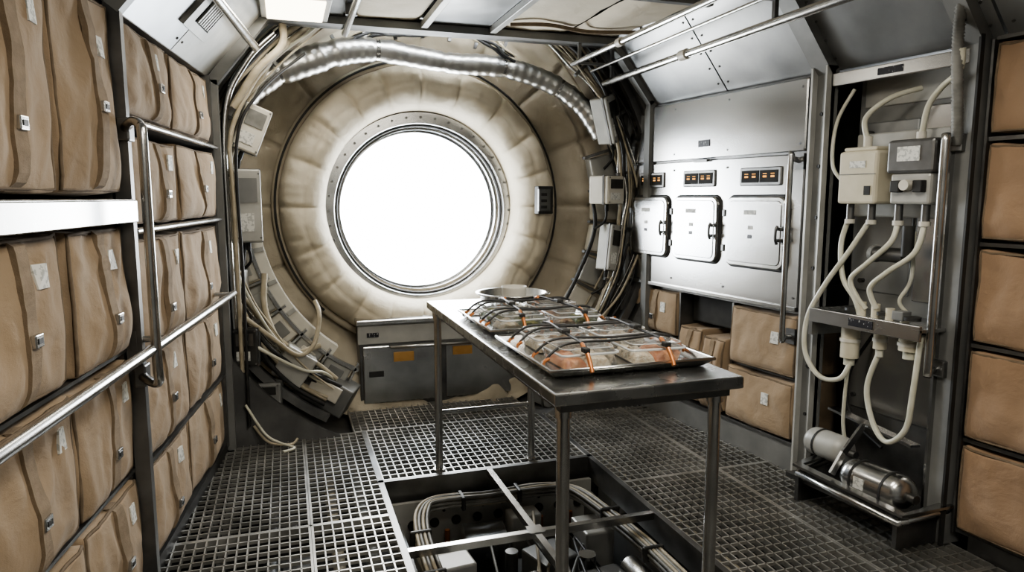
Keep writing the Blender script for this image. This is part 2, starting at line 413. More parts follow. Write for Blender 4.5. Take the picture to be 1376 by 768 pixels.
for x in (-.3, 2.2): b.box(x - .02, x + .02, -.7, 4.25, -.12, -.03, 'charcoal')
for yy in (.56, 3.06, 4.26):
    b.box(-.6, .41, yy - .02, yy + .02, -.12, -.03, 'charcoal'); b.box(1.59, 2.7, yy - .02, yy + .02, -.12, -.03, 'charcoal')
b.done()
b = B('subfloor'); b.box(-1.5, 3.6, -.85, 5.0, -.62, -.56, 'charcoal'); b.done()
b = B('hatch_cross_brace')
b.box(.43, 1.57, 2.685, 2.715, -.028, .004, 'steel_v'); b.box(.975, 1.005, 1.915, 3.425, -.026, .006, 'steel_v'); b.box(.955, 1.025, 2.665, 2.735, .0, .010, 'steel_v')
b.done()
b = B('underfloor_equipment')
b.box(.46, 1.56, 3.36, 3.385, -.50, -.10, 'paint_l')
for i in range(9):
    b.cyl((.56 + i * .115, 3.362, -.22), (.56 + i * .115, 3.352, -.22), .025, 'dark', 14); b.cyl((.62 + i * .105, 3.362, -.16), (.62 + i * .105, 3.355, -.16), .008, 'dark', 8)
b.box(.47, .50, 2.0, 3.36, -.50, -.20, 'paint'); b.box(1.52, 1.55, 2.0, 3.36, -.50, -.16, 'paint')
b.obox((.82, 2.40, -.22), (.34, .34, .22), 'foil', (0, 0, .15), .02); b.obox((.80, 2.22, -.18), (.30, .25, .08), 'white', (0, .1, .35), .02)
b.obox((.66, 2.85, -.20), (.17, .14, .09), 'paint_l', (0, 0, .1), .01); b.obox((.63, 2.98, -.30), (.22, .22, .2), 'cream', (0, 0, 0), .01)
b.obox((.88, 3.12, -.30), (.22, .20, .24), 'steel_v', (0, 0, -.1), .01); b.obox((1.10, 3.18, -.24), (.16, .12, .2), 'paint_l', (0, 0, 0), .01)
b.obox((1.26, 2.48, -.32), (.26, .36, .26), 'steel_d', (0, 0, .1), .02); b.obox((1.38, 2.95, -.24), (.15, .2, .2), 'paint_l', (0, 0, .0), .01)
b.obox((1.14, 2.90, -.30), (.2, .2, .16), 'paint', (0, 0, .3), .01); b.obox((.80, 2.75, -.36), (.25, .2, .16), 'charcoal', (0, 0, .2), .01)
b.cyl((1.40, 2.35, -.18), (1.40, 2.58, -.18), .06, 'steel_v'); b.cyl((1.13, 2.45, -.14), (1.13, 2.45, -.42), .055, 'white'); b.cyl((1.13, 2.45, -.12), (1.13, 2.45, -.14), .03, 'charcoal')
b.cyl((.93, 2.85, -.16), (.93, 2.85, -.45), .03, 'steel_d', 14); b.cyl((1.25, 2.72, -.16), (1.25, 2.72, -.4), .04, 'steel_v', 16)
for i in range(9): b.obox((.56 + .11 * i, 2.1 + .12 * (i % 3), -.42), (.1, .12, .14 + .03 * (i % 4)), ['paint_l', 'steel_d', 'white', 'paint'][i % 4], (0, 0, .2 * i), .006)
for i in range(6): b.cyl((.56 + .17 * i, 3.3, -.34), (.56 + .17 * i, 3.3, -.24), .014, 'copper', 8)
b.done()
b = B('underfloor_cable_bundle')
for i in range(12):
    o = .018 * (i % 4); zz = -.06 - .02 * (i // 4); j = lambda: random.uniform(-.010, .010)
    pts = [(.50 + o + j(), 2.0, zz), (.50 + o + j(), 2.5, zz + j()), (.51 + o, 2.95 + j(), zz), (.56 + o, 3.2 + j(), zz), (.68, 3.29 - o, zz + .01), (.95, 3.30 - o + j(), zz + j()), (1.22, 3.30 - o + j(), zz), (1.40 - o, 3.2, zz), (1.46 - o, 2.95, zz + j()), (1.49 - o + j(), 2.5, zz), (1.48 - o, 1.95, zz)]
    b.tube(pts, .0085, ['cable_b', 'cable_g', 'cable_b', 'cable_g'][i % 4], 7, 6)
for (x, y) in ((.52, 2.6), (.53, 2.95), (.8, 3.27), (1.1, 3.27), (1.45, 2.9), (1.46, 2.5)): b.obox((x, y, -.08), (.10 if y < 3.2 else .02, .02 if y < 3.2 else .10, .07), 'charcoal', bev=.006)
for i in range(10):
    x = random.uniform(.65, 1.35); pts = [(x + random.uniform(-.2, .2), random.uniform(2.1, 3.15), random.uniform(-.36, -.12)) for _ in range(4)]
    b.tube(pts, .007, ['rubber', 'cable_g', 'cable_b'][i % 3], 7, 7)
b.done()
b = B('underfloor_piping')
for i, x in enumerate((-.45, -.15, .15, .3, 1.75, 1.9, 2.3, 2.45)):
    b.cyl((x, -.6, -.2 - .04 * (i % 3)), (x + .04, 4.2, -.2 - .04 * (i % 3)), .03 + .01 * (i % 2), ['paint', 'steel_d', 'cable_b'][i % 3], 10)
for i in range(16):
    x = random.choice([random.uniform(-.5, .3), random.uniform(1.7, 2.5)]); y = random.uniform(2, 4.1)
    b.obox((x, y, -.44), (random.uniform(.1, .25), random.uniform(.1, .3), random.uniform(.1, .25)), random.choice(['paint', 'steel_d', 'charcoal', 'paint_l']), (0, 0, random.uniform(-.3, .3)), .01)
b.done()

# ================================================================== BULKHEAD (far end)
WC = (.95, 1.36)
b = B('wall_front')
def torus_fn(a, r, y, t):
    x = (a * 20 / (2 * pi) + .12 * sin(a * 3)) % 1.0; d = abs(x - .5) * 2
    w = sin(pi * t)
    seam = (d ** 9) * .04 - (1 - d * d) * .010
    mid = math.exp(-((t - .5) / .03) ** 2) * .012
    p = Vector((cos(a) * 3.4, sin(a) * 3.4, t * 1.6))
    nz = noise.noise(p * 1.2) * .032 + noise.noise(p * 2.8) * .009
    pk = (.5 - abs(noise.noise(Vector((cos(a) * 13, sin(a) * 13, t * 1.0)))) * 2) * .018 * (.3 + .7 * abs(2 * t - 1))
    return (nz * .5 + pk * .4 * (1 - t)) * w, (seam + mid - nz - pk) * w ** .7
prof = []
for i in range(41):
    t = i / 40; a = pi * t
    prof.append((.832 - .155 * cos(a), 5.04 - .27 * sin(a) ** .75))
b.revolve(prof, (.95, 1.385), 'pad', 480, torus_fn)
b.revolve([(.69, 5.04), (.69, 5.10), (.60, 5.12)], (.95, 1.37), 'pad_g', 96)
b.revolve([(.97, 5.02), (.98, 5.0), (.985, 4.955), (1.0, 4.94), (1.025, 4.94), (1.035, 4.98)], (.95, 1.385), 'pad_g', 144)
prof = []
for i in range(33):
    t = i / 32; prof.append((1.02 + .50 * t, 5.00 - .34 * t ** 1.3 - .05 * sin(pi * t)))
def outer(a, r, y, t):
    x = (a * 16 / (2 * pi)) % 1.0; d = abs(x - .5) * 2; p = Vector((cos(a) * 4, sin(a) * 4, t * 3))
    u = (t * 2) % 1.0; su = (abs(u - .5) * 2) ** 10
    nz = noise.noise(p) * .035 + noise.noise(p * 2.2) * .014 + (.5 - abs(noise.noise(p * 1.6)) * 2) * .018
    return 0, ((d ** 12) * .045 + su * .03 - nz) * (1 if 0 < t < 1 else 0)
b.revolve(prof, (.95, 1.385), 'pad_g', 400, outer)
b.revolve([(1.52, 4.66), (1.52, 4.24)], WC, 'charcoal', 96)
b.revolve([(1.52, 4.24), (1.53, 4.22), (2.9, 4.22)], WC, 'charcoal', 96)
b.revolve([(2.9, 4.25), (2.9, 5.2), (.6, 5.3)], WC, 'charcoal', 64)
b.done(recalc=False)

b = B('window_1')
WX = (.955, 1.355)
b.revolve([(.705, 5.05), (.70, 5.035), (.625, 5.035), (.62, 5.05), (.62, 5.075), (.60, 5.08), (.60, 5.12), (.585, 5.125), (.585, 5.20), (.57, 5.20), (.57, 5.3)], WX, 'steel_v', 128, smooth=False)
b.revolve([(.612, 5.055), (.606, 5.049), (.600, 5.055), (.606, 5.061), (.612, 5.055)], WX, 'rubber', 96)
for i in range(40):
    a = 2 * pi * i / 40
    p = (WX[0] + .665 * cos(a), 5.036, WX[1] + .665 * sin(a)); q = (p[0], 5.024, p[2]); b.cyl(p, q, .009, 'steel_d', 6)
n = 96; vs = [(WX[0] + .585 * cos(2 * pi * i / n), 5.16, WX[1] + .585 * sin(2 * pi * i / n)) for i in range(n)]
b.add(vs, [list(range(n))], 'glass')
b.done()

def P(th, r, y, c=(.95, 1.385)):
    a = rad(th); return Vector((c[0] + r * cos(a), y, c[1] + r * sin(a)))
def arcpts(t0, t1, r, y, n=24, c=(.95, 1.385)): return [P(t0 + (t1 - t0) * i / n, r, y, c) for i in range(n + 1)]

b = B('ring_hoop')
b.bar(arcpts(-60, 240, 1.45, 4.50, 80), .05, .03, 'paint'); b.bar(arcpts(-60, 240, 1.49, 4.30, 80), .04, .05, 'steel_d')
b.tube(arcpts(-45, 225, 1.01, 4.93, 90), .008, 'charcoal', 6)
b.done()
b = B('curved_grab_rail')
b.bar(arcpts(190, 234, 1.12, 4.60, 24), .10, .02, 'white'); b.bar(arcpts(190, 234, 1.145, 4.555, 24), .014, .065, 'white')
for th in (193, 204, 215, 226): b.obox(P(th, 1.14, 4.56), (.06, .04, .03), 'paint_l', (0, -rad(th), 0), .004)
b.done()

b = B('air_duct')
pts = [(-.30, 4.52, 1.86), (-.20, 4.53, 2.06), (-.04, 4.54, 2.185), (.18, 4.56, 2.28), (.38, 4.58, 2.35), (.60, 4.59, 2.375), (.86, 4.60, 2.35), (1.1, 4.60, 2.325), (1.35, 4.60, 2.325), (1.6, 4.60, 2.29), (1.84, 4.58, 2.20), (2.02, 4.55, 2.06), (2.14, 4.52, 1.88)]
cp = catmull([Vector(p) for p in pts], 22)
def rf(t):
    pin = min(abs(t - q) for q in (.18, .30, .42, .56, .70, .84))
    base = .088 - .020 * min(1, max(0, (t - .28) / .2))
    return base * (1 - .12 * math.exp(-(pin / .012) ** 2)) + (.0020 * sin(t * 300)) + .005 * noise.noise(Vector((t * 26, 0, 0)))
b.tube(cp, .07, 'foil', 22, rfn=rf)
for t in (.18, .42, .70, .84):
    i = int(t * (len(cp) - 2)); d = (cp[i + 1] - cp[i]).normalized() * .012; b.cyl(cp[i] - d, cp[i] + d, rf(t) + .003, 'steel_v', 20)
b.done()

def cables(nm, t0, t1, rs, y0, n, cols, jit=.03):
    b = B(nm)
    for i in range(n):
        r = rs[0] + (rs[1] - rs[0]) * random.random(); yy = y0 + random.uniform(-.10, .10); ph = random.uniform(0, 6)
        m = 16; pts = []
        for k in range(m + 1):
            th = t0 + (t1 - t0) * k / m
            pts.append(P(th, r + jit * sin(ph + k * .7) + random.uniform(-.012, .012), yy + .03 * sin(ph * 2 + k * .5)))
        b.tube(pts, random.choice([.006, .008, .010, .014]), random.choice(cols), 7, 4)
    for k in range(7):
        th = t0 + (t1 - t0) * (k + .5) / 7; b.obox(P(th, sum(rs) / 2, y0 - .02), (rs[1] - rs[0] + .05, .03, .02), 'steel_d', (0, -rad(th), 0))
    return b.done()
cables('cable_bundle', 112, 238, (1.28, 1.42), 4.42, 18, ['cable_b', 'cable_g', 'cable_b', 'rubber', 'steel_v', 'cable_b', 'hose'])
cables('cable_bundle', -48, 68, (1.30, 1.43), 4.42, 14, ['cable_b', 'cable_g', 'rubber', 'rubber', 'steel_v'])
cables('cable_bundle', 60, 125, (1.12, 1.22), 4.66, 7, ['cable_g', 'rubber', 'cable_b'], .02)
b = B('insulated_pipe')
b.tube([(-.30, 4.28, .35), (-.31, 4.28, 1.2), (-.30, 4.28, 1.9), (-.18, 4.30, 2.2), (-.02, 4.32, 2.38)], .020, 'steel_v', 10, 8)
b.tube([(-.27, 4.24, .2), (-.27, 4.24, 1.4), (-.27, 4.26, 1.8), (-.12, 4.28, 2.12), (.06, 4.32, 2.33)], .013, 'cable_b', 8, 8)
b.tube([(-.245, 4.2, .12), (-.24, 4.22, 1.0), (-.24, 4.24, 1.75), (-.1, 4.28, 2.05), (.15, 4.34, 2.28)], .009, 'rubber', 8, 8)
b.tube([(-.25, 4.26, 1.95), (-.12, 4.24, 2.15), (.02, 4.26, 2.3), (.03, 4.27, 2.42)], .022, 'cable_b', 8, 8)
b.tube([(-.22, 4.2, .12), (-.14, 4.15, .03), (-.02, 4.1, .02), (.02, 4.2, .015)], .008, 'cable_b', 8, 8)
b.tube([(-.26, 4.2, .25), (-.16, 4.16, .08), (-.08, 4.12, .03), (0.0, 4.05, .015), (-.06, 4.0, .015)], .008, 'hose', 8, 8)
b.tube([(-.24, 4.26, .75), (-.10, 4.30, .62), (.04, 4.32, .50), (.14, 4.36, .55), (.18, 4.42, .72), (.16, 4.5, .80)], .014, 'cable_b', 10, 8)
b.tube([(-.24, 4.24, .62), (-.08, 4.28, .50), (.08, 4.32, .40), (.20, 4.38, .36), (.32, 4.5, .22)], .010, 'hose', 10, 8)
b.done()
def disc(x, y, z, r, n=10): return [(x + r * cos(2 * pi * i / n), y, z + r * sin(2 * pi * i / n)) for i in range(n)], [list(range(n))]
def unit(nm, c, d, rot, k='white', k2='charcoal', det=True):
    b = B(nm); b.obox(c, d, k, rot, .01)
    T = Matrix.Translation(Vector(c)) @ Matrix.Rotation(rot[2], 4, 'Z') @ Matrix.Rotation(rot[1], 4, 'Y') @ Matrix.Rotation(rot[0], 4, 'X')
    w, dd, h = d
    if det:
        b.box(-w * .35, w * .35, -dd / 2 - .006, -dd / 2, h * .05, h * .38, k2, 0, T)
        b.box(-w * .35, w * .2, -dd / 2 - .004, -dd / 2, -h * .35, -h * .1, 'label', 0, T)
        b.box(-w * .5 - .004, w * .5 + .004, -dd * .3, -dd * .2, -h * .5 - .004, h * .5 + .004, 'steel_d', 0, T)
        for sx in (-1, 1):
            for sz in (-1, 1): b.add(*disc(sx * w * .42, -dd / 2 - .003, sz * h * .44, .006), 'steel_d', False, T)
        b.cyl(T @ Vector((0, 0, -h / 2)), T @ Vector((0, 0, -h / 2 - .05)), .014, 'rubber', 10)
        b.tube([T @ Vector((0, 0, -h / 2 - .04)), T @ Vector((.01, .02, -h / 2 - .12)), T @ Vector((-.04, .08, -h / 2 - .18))], .009, 'rubber', 8, 4)
    return b.done()
unit('junction_box', (-.17, 4.38, 1.84), (.15, .14, .27), (0, rad(22), rad(10)), 'white', 'cable_g')
unit('junction_box', (-.21, 4.38, 1.40), (.15, .16, .42), (0, 0, rad(8)), 'paint_l', 'paint')
unit('junction_box', (-.30, 4.40, .92), (.10, .16, .20), (0, 0, rad(-25)), 'paint_l')
unit('power_outlet_box', (-.24, 4.30, .58), (.14, .12, .22), (0, 0, rad(-10)), 'charcoal', 'steel_d')
unit('valve_box', (-.14, 4.32, .28), (.17, .14, .14), (0, 0, rad(-8)), 'paint', 'dark')
b = B('bulkhead_rib_panel')
for i, th in enumerate((197, 207, 217, 227, 237)):
    c = P(th, 1.28, 4.56); b.obox(c, (.19, .14, .18), ['white', 'paint_l', 'white', 'paint_l', 'paint_l'][i], (0, -rad(th), 0), .012)
    b.obox(P(th, 1.28, 4.485), (.12, .012, .10), ['paint_l', 'foil', 'paint', 'white', 'paint'][i], (0, -rad(th), 0), .004)
    c = P(th + 5, 1.26, 4.50); b.obox(c, (.24, .05, .014), 'steel_v', (0, -rad(th + 5), 0))
b.bar(arcpts(192, 243, 1.18, 4.5, 20), .05, .02, 'steel_v'); b.bar(arcpts(192, 243, 1.39, 4.5, 20), .05, .02, 'paint_l')
b.tube([P(200, 1.15, 4.44), P(210, 1.25, 4.40), P(222, 1.3, 4.38), P(228, 1.15, 4.42)], .018, 'cable_b', 10, 8)
b.tube([P(190, 1.2, 4.44), P(205, 1.33, 4.36), P(220, 1.35, 4.34), P(240, 1.3, 4.4)], .012, 'rubber', 10, 8)
b.done()
b = B('bulkhead_rib_panel')
for i, th in enumerate((-44, -33, -22, -11, 0, 12)):
    c = P(th, 1.27, 4.62); b.obox(c, (.20, .10, .19), ['paint_l', 'white', 'paint_l', 'white', 'white', 'paint_l'][i], (0, -rad(th), 0), .012)
    c = P(th + 5.5, 1.25, 4.55); b.obox(c, (.26, .05, .018), 'steel_d', (0, -rad(th + 5.5), 0))
b.bar(arcpts(-50, 20, 1.38, 4.5, 24), .05, .02, 'paint')
b.tube([P(-42, 1.15, 4.5), P(-25, 1.13, 4.52), P(-8, 1.15, 4.5), P(5, 1.12, 4.52)], .014, 'rubber', 10, 8)
b.done()
unit('junction_box', (2.13, 4.42, 1.98), (.12, .14, .32), (0, rad(-22), rad(30)), 'paint_l')
unit('junction_box', (2.13, 4.40, 1.50), (.20, .16, .19), (0, 0, rad(30)))
unit('junction_box', (2.16, 4.42, 1.10), (.10, .12, .32), (0, rad(8), rad(25)), 'paint_l')
b = B('wall_switch_panel')
b.obox((1.80, 4.76, 1.43), (.14, .05, .20), 'charcoal', (0, 0, rad(20)), .006); b.obox((1.79, 4.73, 1.43), (.11, .02, .16), 'steel_d', (0, 0, rad(20)), .004)
for i in range(3): b.obox((1.785, 4.717, 1.38 + i * .045), (.05, .01, .02), 'rubber', (0, 0, rad(20)))
b.done()

b = B('storage_cabinet')
b.box(.45, 1.62, 4.74, 5.02, 0.0, .60, 'steel_d', .006); b.box(.43, 1.64, 4.70, 5.0, .585, .62, 'steel_v', .006)
b.box(.44, 1.63, 4.725, 4.74, .45, .58, 'paint_l', .004)
b.box(.47, 1.01, 4.722, 4.742, .03, .435, 'steel_v', .008); b.box(1.05, 1.60, 4.722, 4.742, .03, .435, 'steel_v', .008)
b.tube([(.66, 4.72, .43), (.66, 4.68, .43), (1.26, 4.68, .43), (1.26, 4.72, .43)], .013, 'steel_v', 10)
b.box(.68, .82, 4.712, 4.722, .32, .385, 'orange'); b.box(1.10, 1.24, 4.712, 4.722, .34, .40, 'orange')
b.box(.50, .58, 4.716, 4.726, .50, .53, 'plate'); b.box(.51, .61, 4.716, 4.724, .22, .26, 'charcoal')
b.done()
unit('equipment_box', (1.80, 4.45, .20), (.36, .25, .36), (0, 0, rad(15)), 'paint', 'dark')
b = B('equipment_box')
b.obox((.22, 4.52, .22), (.34, .2, .20), 'paint', (0, rad(30), rad(-20)), .01); b.obox((.02, 4.42, .42), (.2, .16, .2), 'paint_l', (0, rad(35), 0), .01)
b.obox((.20, 4.40, .25), (.2, .02, .1), 'white', (0, rad(30), rad(-20)), .004)
b.done()

# ================================================================== LEFT BAGS + RACK
s = 1
def col(u0, u1, rws, strapf, kk='canvas'):
    global s
    for (z0, z1) in rws:
        s += 1
        bag(mapL, u0 + .006 * sin(s * 3), u1 + .006 * sin(s * 5), z0, z1 - .014 * abs(sin(s * 2.2)), n1=-.012 + .010 * sin(s * 1.3), depth=.33, seed=s, strap=strapf + .05 * sin(s), labpos=(.76 + .08 * sin(s * 1.7), .74), k=kk)
near = [(1.46, 2.09), (.925, 1.365), (.485, .905), (.065, .465)]
col(1.74, 2.215, near, .45); col(2.235, 2.69, near, .5); col(1.25, 1.72, near, .5)
far = [(1.74, 2.09), (1.345, 1.695), (.885, 1.315), (.465, .865), (.065, .445)]
col(2.77, 3.40, far, .52); col(3.42, 4.13, far, .5)
b = B('storage_rack', mapL)
b.box(1.2, 2.70, -.38, .035, 1.375, 1.445, 'steel_t', .004); b.box(1.2, 2.70, .02, .045, 1.365, 1.44, 'steel_t', .003)
for z in (.915, .475): b.box(1.2, 2.70, -.38, -.02, z - .006, z + .006, 'steel_d')
for z in (1.718, 1.33, .875, .455):
    b.box(2.76, 4.15, -.38, .0, z - .008, z + .008, 'steel_d')
    if z > 1.2: b.tube([(2.76, .015, z), (4.15, .015, z)], .012, 'steel_v', 8)
b.box(2.695, 2.76, -.38, -.03, .03, 2.1, 'steel_d'); b.box(4.145, 4.165, -.38, .0, .03, 2.1, 'steel_d')
b.box(1.2, 4.15, -.38, -.02, 2.095, 2.11, 'steel_d')
b.done()
b = B('handrail', mapL)
b.tube([(1.0, .11, .945), (3.92, .11, .945)], .017, 'steel_v', 14)
for u in (1.5, 2.73, 3.9):
    b.tube([(u, .11, .945), (u, .0, .945)], .012, 'steel_v', 10); b.box(u - .03, u + .03, -.01, .012, .91, .98, 'steel_d')
b.done()
b = B('handrail', mapL)
b.tube([(2.70, .02, 1.68), (2.62, .07, 1.70), (2.56, .11, 1.68), (2.54, .12, 1.62), (2.54, .12, 1.2), (2.54, .12, .90), (2.56, .115, .83), (2.62, .08, .81), (2.70, .02, .82)], .016, 'steel_v', 12, 6)
b.box(2.68, 2.74, .0, .04, 1.64, 1.72, 'steel_d', .006); b.box(2.68, 2.74, .0, .04, .78, .86, 'steel_d', .006)
b.done()

b = B('air_vent')
def cove(y, t, up=0.): return Vector((XL(y) - .02 + t * (SL + .02) + up * .75, y, 2.10 + t * .37 - up * .66))
def cslab(b, y0, y1, t0, t1, u0, u1, k):
    v = [cove(y, t, u) for u in (u0, u1) for y in (y0, y1) for t in (t0, t1)]
    b.add(v, [(0, 1, 3, 2), (4, 5, 7, 6), (0, 1, 5, 4), (2, 3, 7, 6), (0, 2, 6, 4), (1, 3, 7, 5)], k)
cslab(b, 3.34, 3.72, .25, .72, .0, .02, 'paint_l'); cslab(b, 3.42, 3.64, .34, .63, .018, .024, 'dark')
for i in range(7): cslab(b, 3.43 + .03 * i, 3.445 + .03 * i, .35, .62, .02, .030, 'paint_l')
b.done()
b = B('overhead_pipe'); b.tube([(XL(y) + .24, y, 2.26) for y in (1.0, 2.5, 4.15)], .022, 'steel_v', 12); b.done()
b = B('overhead_pipe'); b.tube([(.38, .5, 2.41), (.38, 4.35, 2.41)], .02, 'steel_v', 12)
for y in (1.2, 2.6, 3.9): b.box(.35, .41, y, y + .03, 2.41, 2.47, 'steel_d')
b.done()
b = B('overhead_pipe')
b.tube([(2.05, .5, 2.20), (2.05, 4.3, 2.20)], .021, 'steel_v', 12); b.tube([(1.82, .5, 2.31), (1.82, 4.3, 2.31)], .017, 'steel_v', 12); b.tube([(1.93, .5, 2.28), (1.95, 4.3, 2.27)], .009, 'steel_v', 10)
for y in (1.2, 2.6, 4.18):
    b.box(2.04, 2.06, y, y + .02, 2.21, 2.47, 'steel_d'); b.box(1.81, 1.83, y, y + .02, 2.31, 2.47, 'steel_d'); b.box(1.81, 2.06, y, y + .02, 2.29, 2.305, 'steel_d')
b.cyl((2.05, 3.30, 2.20), (2.05, 3.36, 2.20), .028, 'white', 14); b.cyl((1.82, 3.6, 2.31), (1.82, 3.65, 2.31), .024, 'white', 14)
b.done()
b = B('ceiling_beam')
for x in (.82, 1.24): b.box(x - .02, x + .02, -.7, 4.26, 2.43, 2.47, 'paint_l', .004)
b.box(1.26, 2.3, 3.27, 3.31, 2.445, 2.47, 'paint')
b.tube([(1.3, 4.0, 2.45), (1.5, 3.9, 2.44), (1.8, 4.02, 2.45), (2.1, 3.9, 2.44)], .012, 'strap', 8, 6)
b.done()
def light_fix(x0, x1, y0, y1, z, e):
    b = B('ceiling_light')
    b.box(x0 - .03, x1 + .03, y0 - .03, y1 + .03, z, 2.47, 'paint_l', .006); b.box(x0, x1, y0, y1, z - .012, z + .002, 'lampw', .005)
    b.done()
    l = bpy.data.lights.new('lamp', 'AREA'); l.shape = 'RECTANGLE'; l.size = x1 - x0; l.size_y = y1 - y0; l.energy = e; l.color = (1., .95, .86)
    o = bpy.data.objects.new('ceiling_lamp_light', l); o.location = ((x0 + x1) / 2, (y0 + y1) / 2, z - .02); bpy.context.collection.objects.link(o)
light_fix(-.05, .24, 3.72, 4.12, 2.42, 6)
light_fix(.6, 1.4, 1.75, 2.05, 2.42, 21)  # out-of-view fixture, added as overhead fill
light_fix(.3, 1.3, .3, .7, 2.42, 34)  # unseen fixture near the camera, added to fill the foreground

# ================================================================== RIGHT: OVEN BANK
b = B('oven_bank', mapR)
b.box(2.90, 4.42, -.42, -.004, .86, 2.05, 'steel_d')
b.rrect(2.90, 4.42, 1.68, 2.04, -.01, .012, .01, 'steel'); b.rrect(2.90, 4.42, .87, 1.67, -.01, .008, .01, 'steel')
b.box(2.90, 4.42, -.01, .022, .862, .885, 'steel', .003)
b.box(3.60, 3.70, .012, .016, 1.75, 1.79, 'plate')
b.box(3.60, 3.72, .008, .030, 1.66, 1.675, 'steel_d', .003)
for (u0, u1, d0, d1) in ((3.95, 4.36, 4.02, 4.29), (3.48, 3.91, 3.54, 3.83), (2.97, 3.43, 3.04, 3.34)):
    b.rrect(d0, d1, 1.512, 1.612, .006, .018, .008, 'steel_d')
    w = (d1 - d0 - .05) / 2
    for i in range(2):
        q = d0 + .02 + i * (w + .01)
        b.box(q, q + w, .016, .021, 1.53, 1.595, 'dark')
        for (e0, e1) in ((.16, .36), (.60, .80)):
            b.box(q + w * e0, q + w * e1, .020, .023, 1.556, 1.566, 'amber'); b.box(q + w * e0, q + w * e1, .020, .023, 1.574, 1.578, 'amber')
    b.rrect(u0, u1, 1.055, 1.465, .0, .016, .05, 'charcoal'); b.rrect(u0 + .012, u1 - .012, 1.067, 1.453, .012, .034, .045, 'steel_v')
    b.rrect(u0 + .030, u1 - .030, 1.085, 1.435, .030, .033, .034, 'charcoal'); b.rrect(u0 + .034, u1 - .034, 1.089, 1.431, .030, .038, .03, 'steel')
    for zz in (1.285, 1.225): b.box(u0 + .012, u0 + .060, .03, .050, zz - .009, zz + .009, 'steel_d', .004)
    b.tube([(u0 + .042, .05, 1.30), (u0 + .042, .060, 1.28), (u0 + .042, .060, 1.23), (u0 + .042, .05, 1.205)], .007, 'steel_d', 8, 4)
    b.box(u1 - .01, u1 + .012, .02, .04, 1.14, 1.18, 'steel_d', .003); b.box(u1 - .01, u1 + .012, .02, .04, 1.34, 1.38, 'steel_d', .003)
    m = (u0 + u1) / 2
    b.box(m - .02, m + .07, .037, .040, 1.355, 1.38, 'label'); b.box(m + .005, m + .035, .037, .040, 1.225, 1.245, 'plate')
    b.box(m + .0, m + .035, .037, .040, 1.275, 1.295, 'label')
for u in (2.93, 3.45, 3.93, 4.38):
    for z in (.93, 1.62, 1.72, 2.0): b.cyl((u, .006, z), (u, .014, z), .006, 'steel_d', 8)
b.done()
b = B('oven_side_trim', mapR)
b.box(4.42, 4.47, -.4, .03, 0, 2.06, 'paint'); b.done()
bag(mapR, 3.88, 4.38, .55, .845, seed=41, strap=.45, n1=-.01, depth=.3, labpos=(.25, .6))
bag(mapR, 3.88, 4.38, .17, .52, seed=48, strap=.45, n1=-.01, depth=.3)
bag(mapR, 2.90, 3.385, .50, .835, seed=42, strap=0, n1=-.005, depth=.3, labpos=(.28, .6))
bag(mapR, 2.90, 3.40, .165, .48, seed=43, strap=0, n1=.0, depth=.3, labpos=(.35, .6))
bag(mapR, 3.64, 3.86, .17, .64, seed=44, strap=.5, n1=-.02, depth=.3, bulge=.04, label=False)
bag(mapR, 3.41, 3.62, .17, .62, seed=45, strap=.5, n1=.0, depth=.3, bulge=.04, label=False)
b = B('lower_storage_rack', mapR)
b.box(2.89, 4.42, -.40, -.05, .838, .858, 'steel_d'); b.box(3.385, 3.40, -.4, -.02, .15, .84, 'steel_d'); b.box(3.865, 3.878, -.4, -.02, .15, .84, 'steel_d'); b.box(2.89, 3.39, -.4, -.03, .485, .495, 'steel_d')
b.box(2.89, 4.42, -.4, -.0, .14, .158, 'steel_d')
b.box(3.42, 3.85, -.38, -.1, .66, .83, 'dark', .01)
b.done()
b = B('handrail', mapR)
b.tube([(2.93, .0, 1.63), (2.93, .05, 1.64), (2.93, .065, 1.60), (2.93, .065, .78), (2.93, .05, .73), (2.93, .0, .73)], .014, 'steel_v', 12, 5)
b.box(2.90, 2.96, -.0, .015, 1.59, 1.67, 'steel_d'); b.box(2.90, 2.96, -.0, .015, .69, .77, 'steel_d')
b.done()

# ================================================================== RIGHT: WATER PROCESSING BAY
b = B('water_processing_unit', mapR)
b.box(2.14, 2.73, -.26, -.14, .0, 2.06, 'paint'); b.box(2.15, 2.40, -.145, -.13, .98, 1.85, 'steel', .006); b.box(2.42, 2.72, -.145, -.13, 1.0, 1.8, 'paint_b', .006)
b.box(2.15, 2.70, -.145, -.115, .42, .84, 'steel', .006); b.box(2.15, 2.70, -.145, -.13, 1.87, 2.02, 'paint_l', .006)
b.box(2.14, 2.64, -.14, -.03, 1.36, 1.74, 'paint_l', .008)
for (u, z) in ((2.2, .48), (2.65, .48), (2.2, .78), (2.65, .78), (2.2, 1.05), (2.65, 1.05), (2.17, 1.80), (2.65, 1.75)): b.cyl((u, -.13, z), (u, -.108, z), .012, 'charcoal', 8)
b.box(2.10, 2.74, .0, .03, 1.97, 2.03, 'steel', .004); b.box(2.10, 2.74, -.12, .0, 2.02, 2.03, 'steel'); b.box(2.38, 2.50, .03, .033, 1.985, 2.015, 'plate')
b.box(2.405, 2.60, -.03, .11, 1.42, 1.655, 'cream', .012); b.box(2.42, 2.585, -.02, .10, 1.655, 1.672, 'cream', .006)
b.box(2.46, 2.54, .11, .113, 1.58, 1.61, 'label'); b.box(2.43, 2.46, .11, .114, 1.46, 1.50, 'charcoal')
b.box(2.41, 2.595, .108, .112, 1.55, 1.554, 'cable_g')
b.box(2.16, 2.37, -.03, .10, 1.55, 1.69, 'steel_d', .012); b.box(2.175, 2.355, -.03, .09, 1.42, 1.55, 'paint_l', .012); b.box(2.22, 2.32, .10, .103, 1.60, 1.66, 'label')
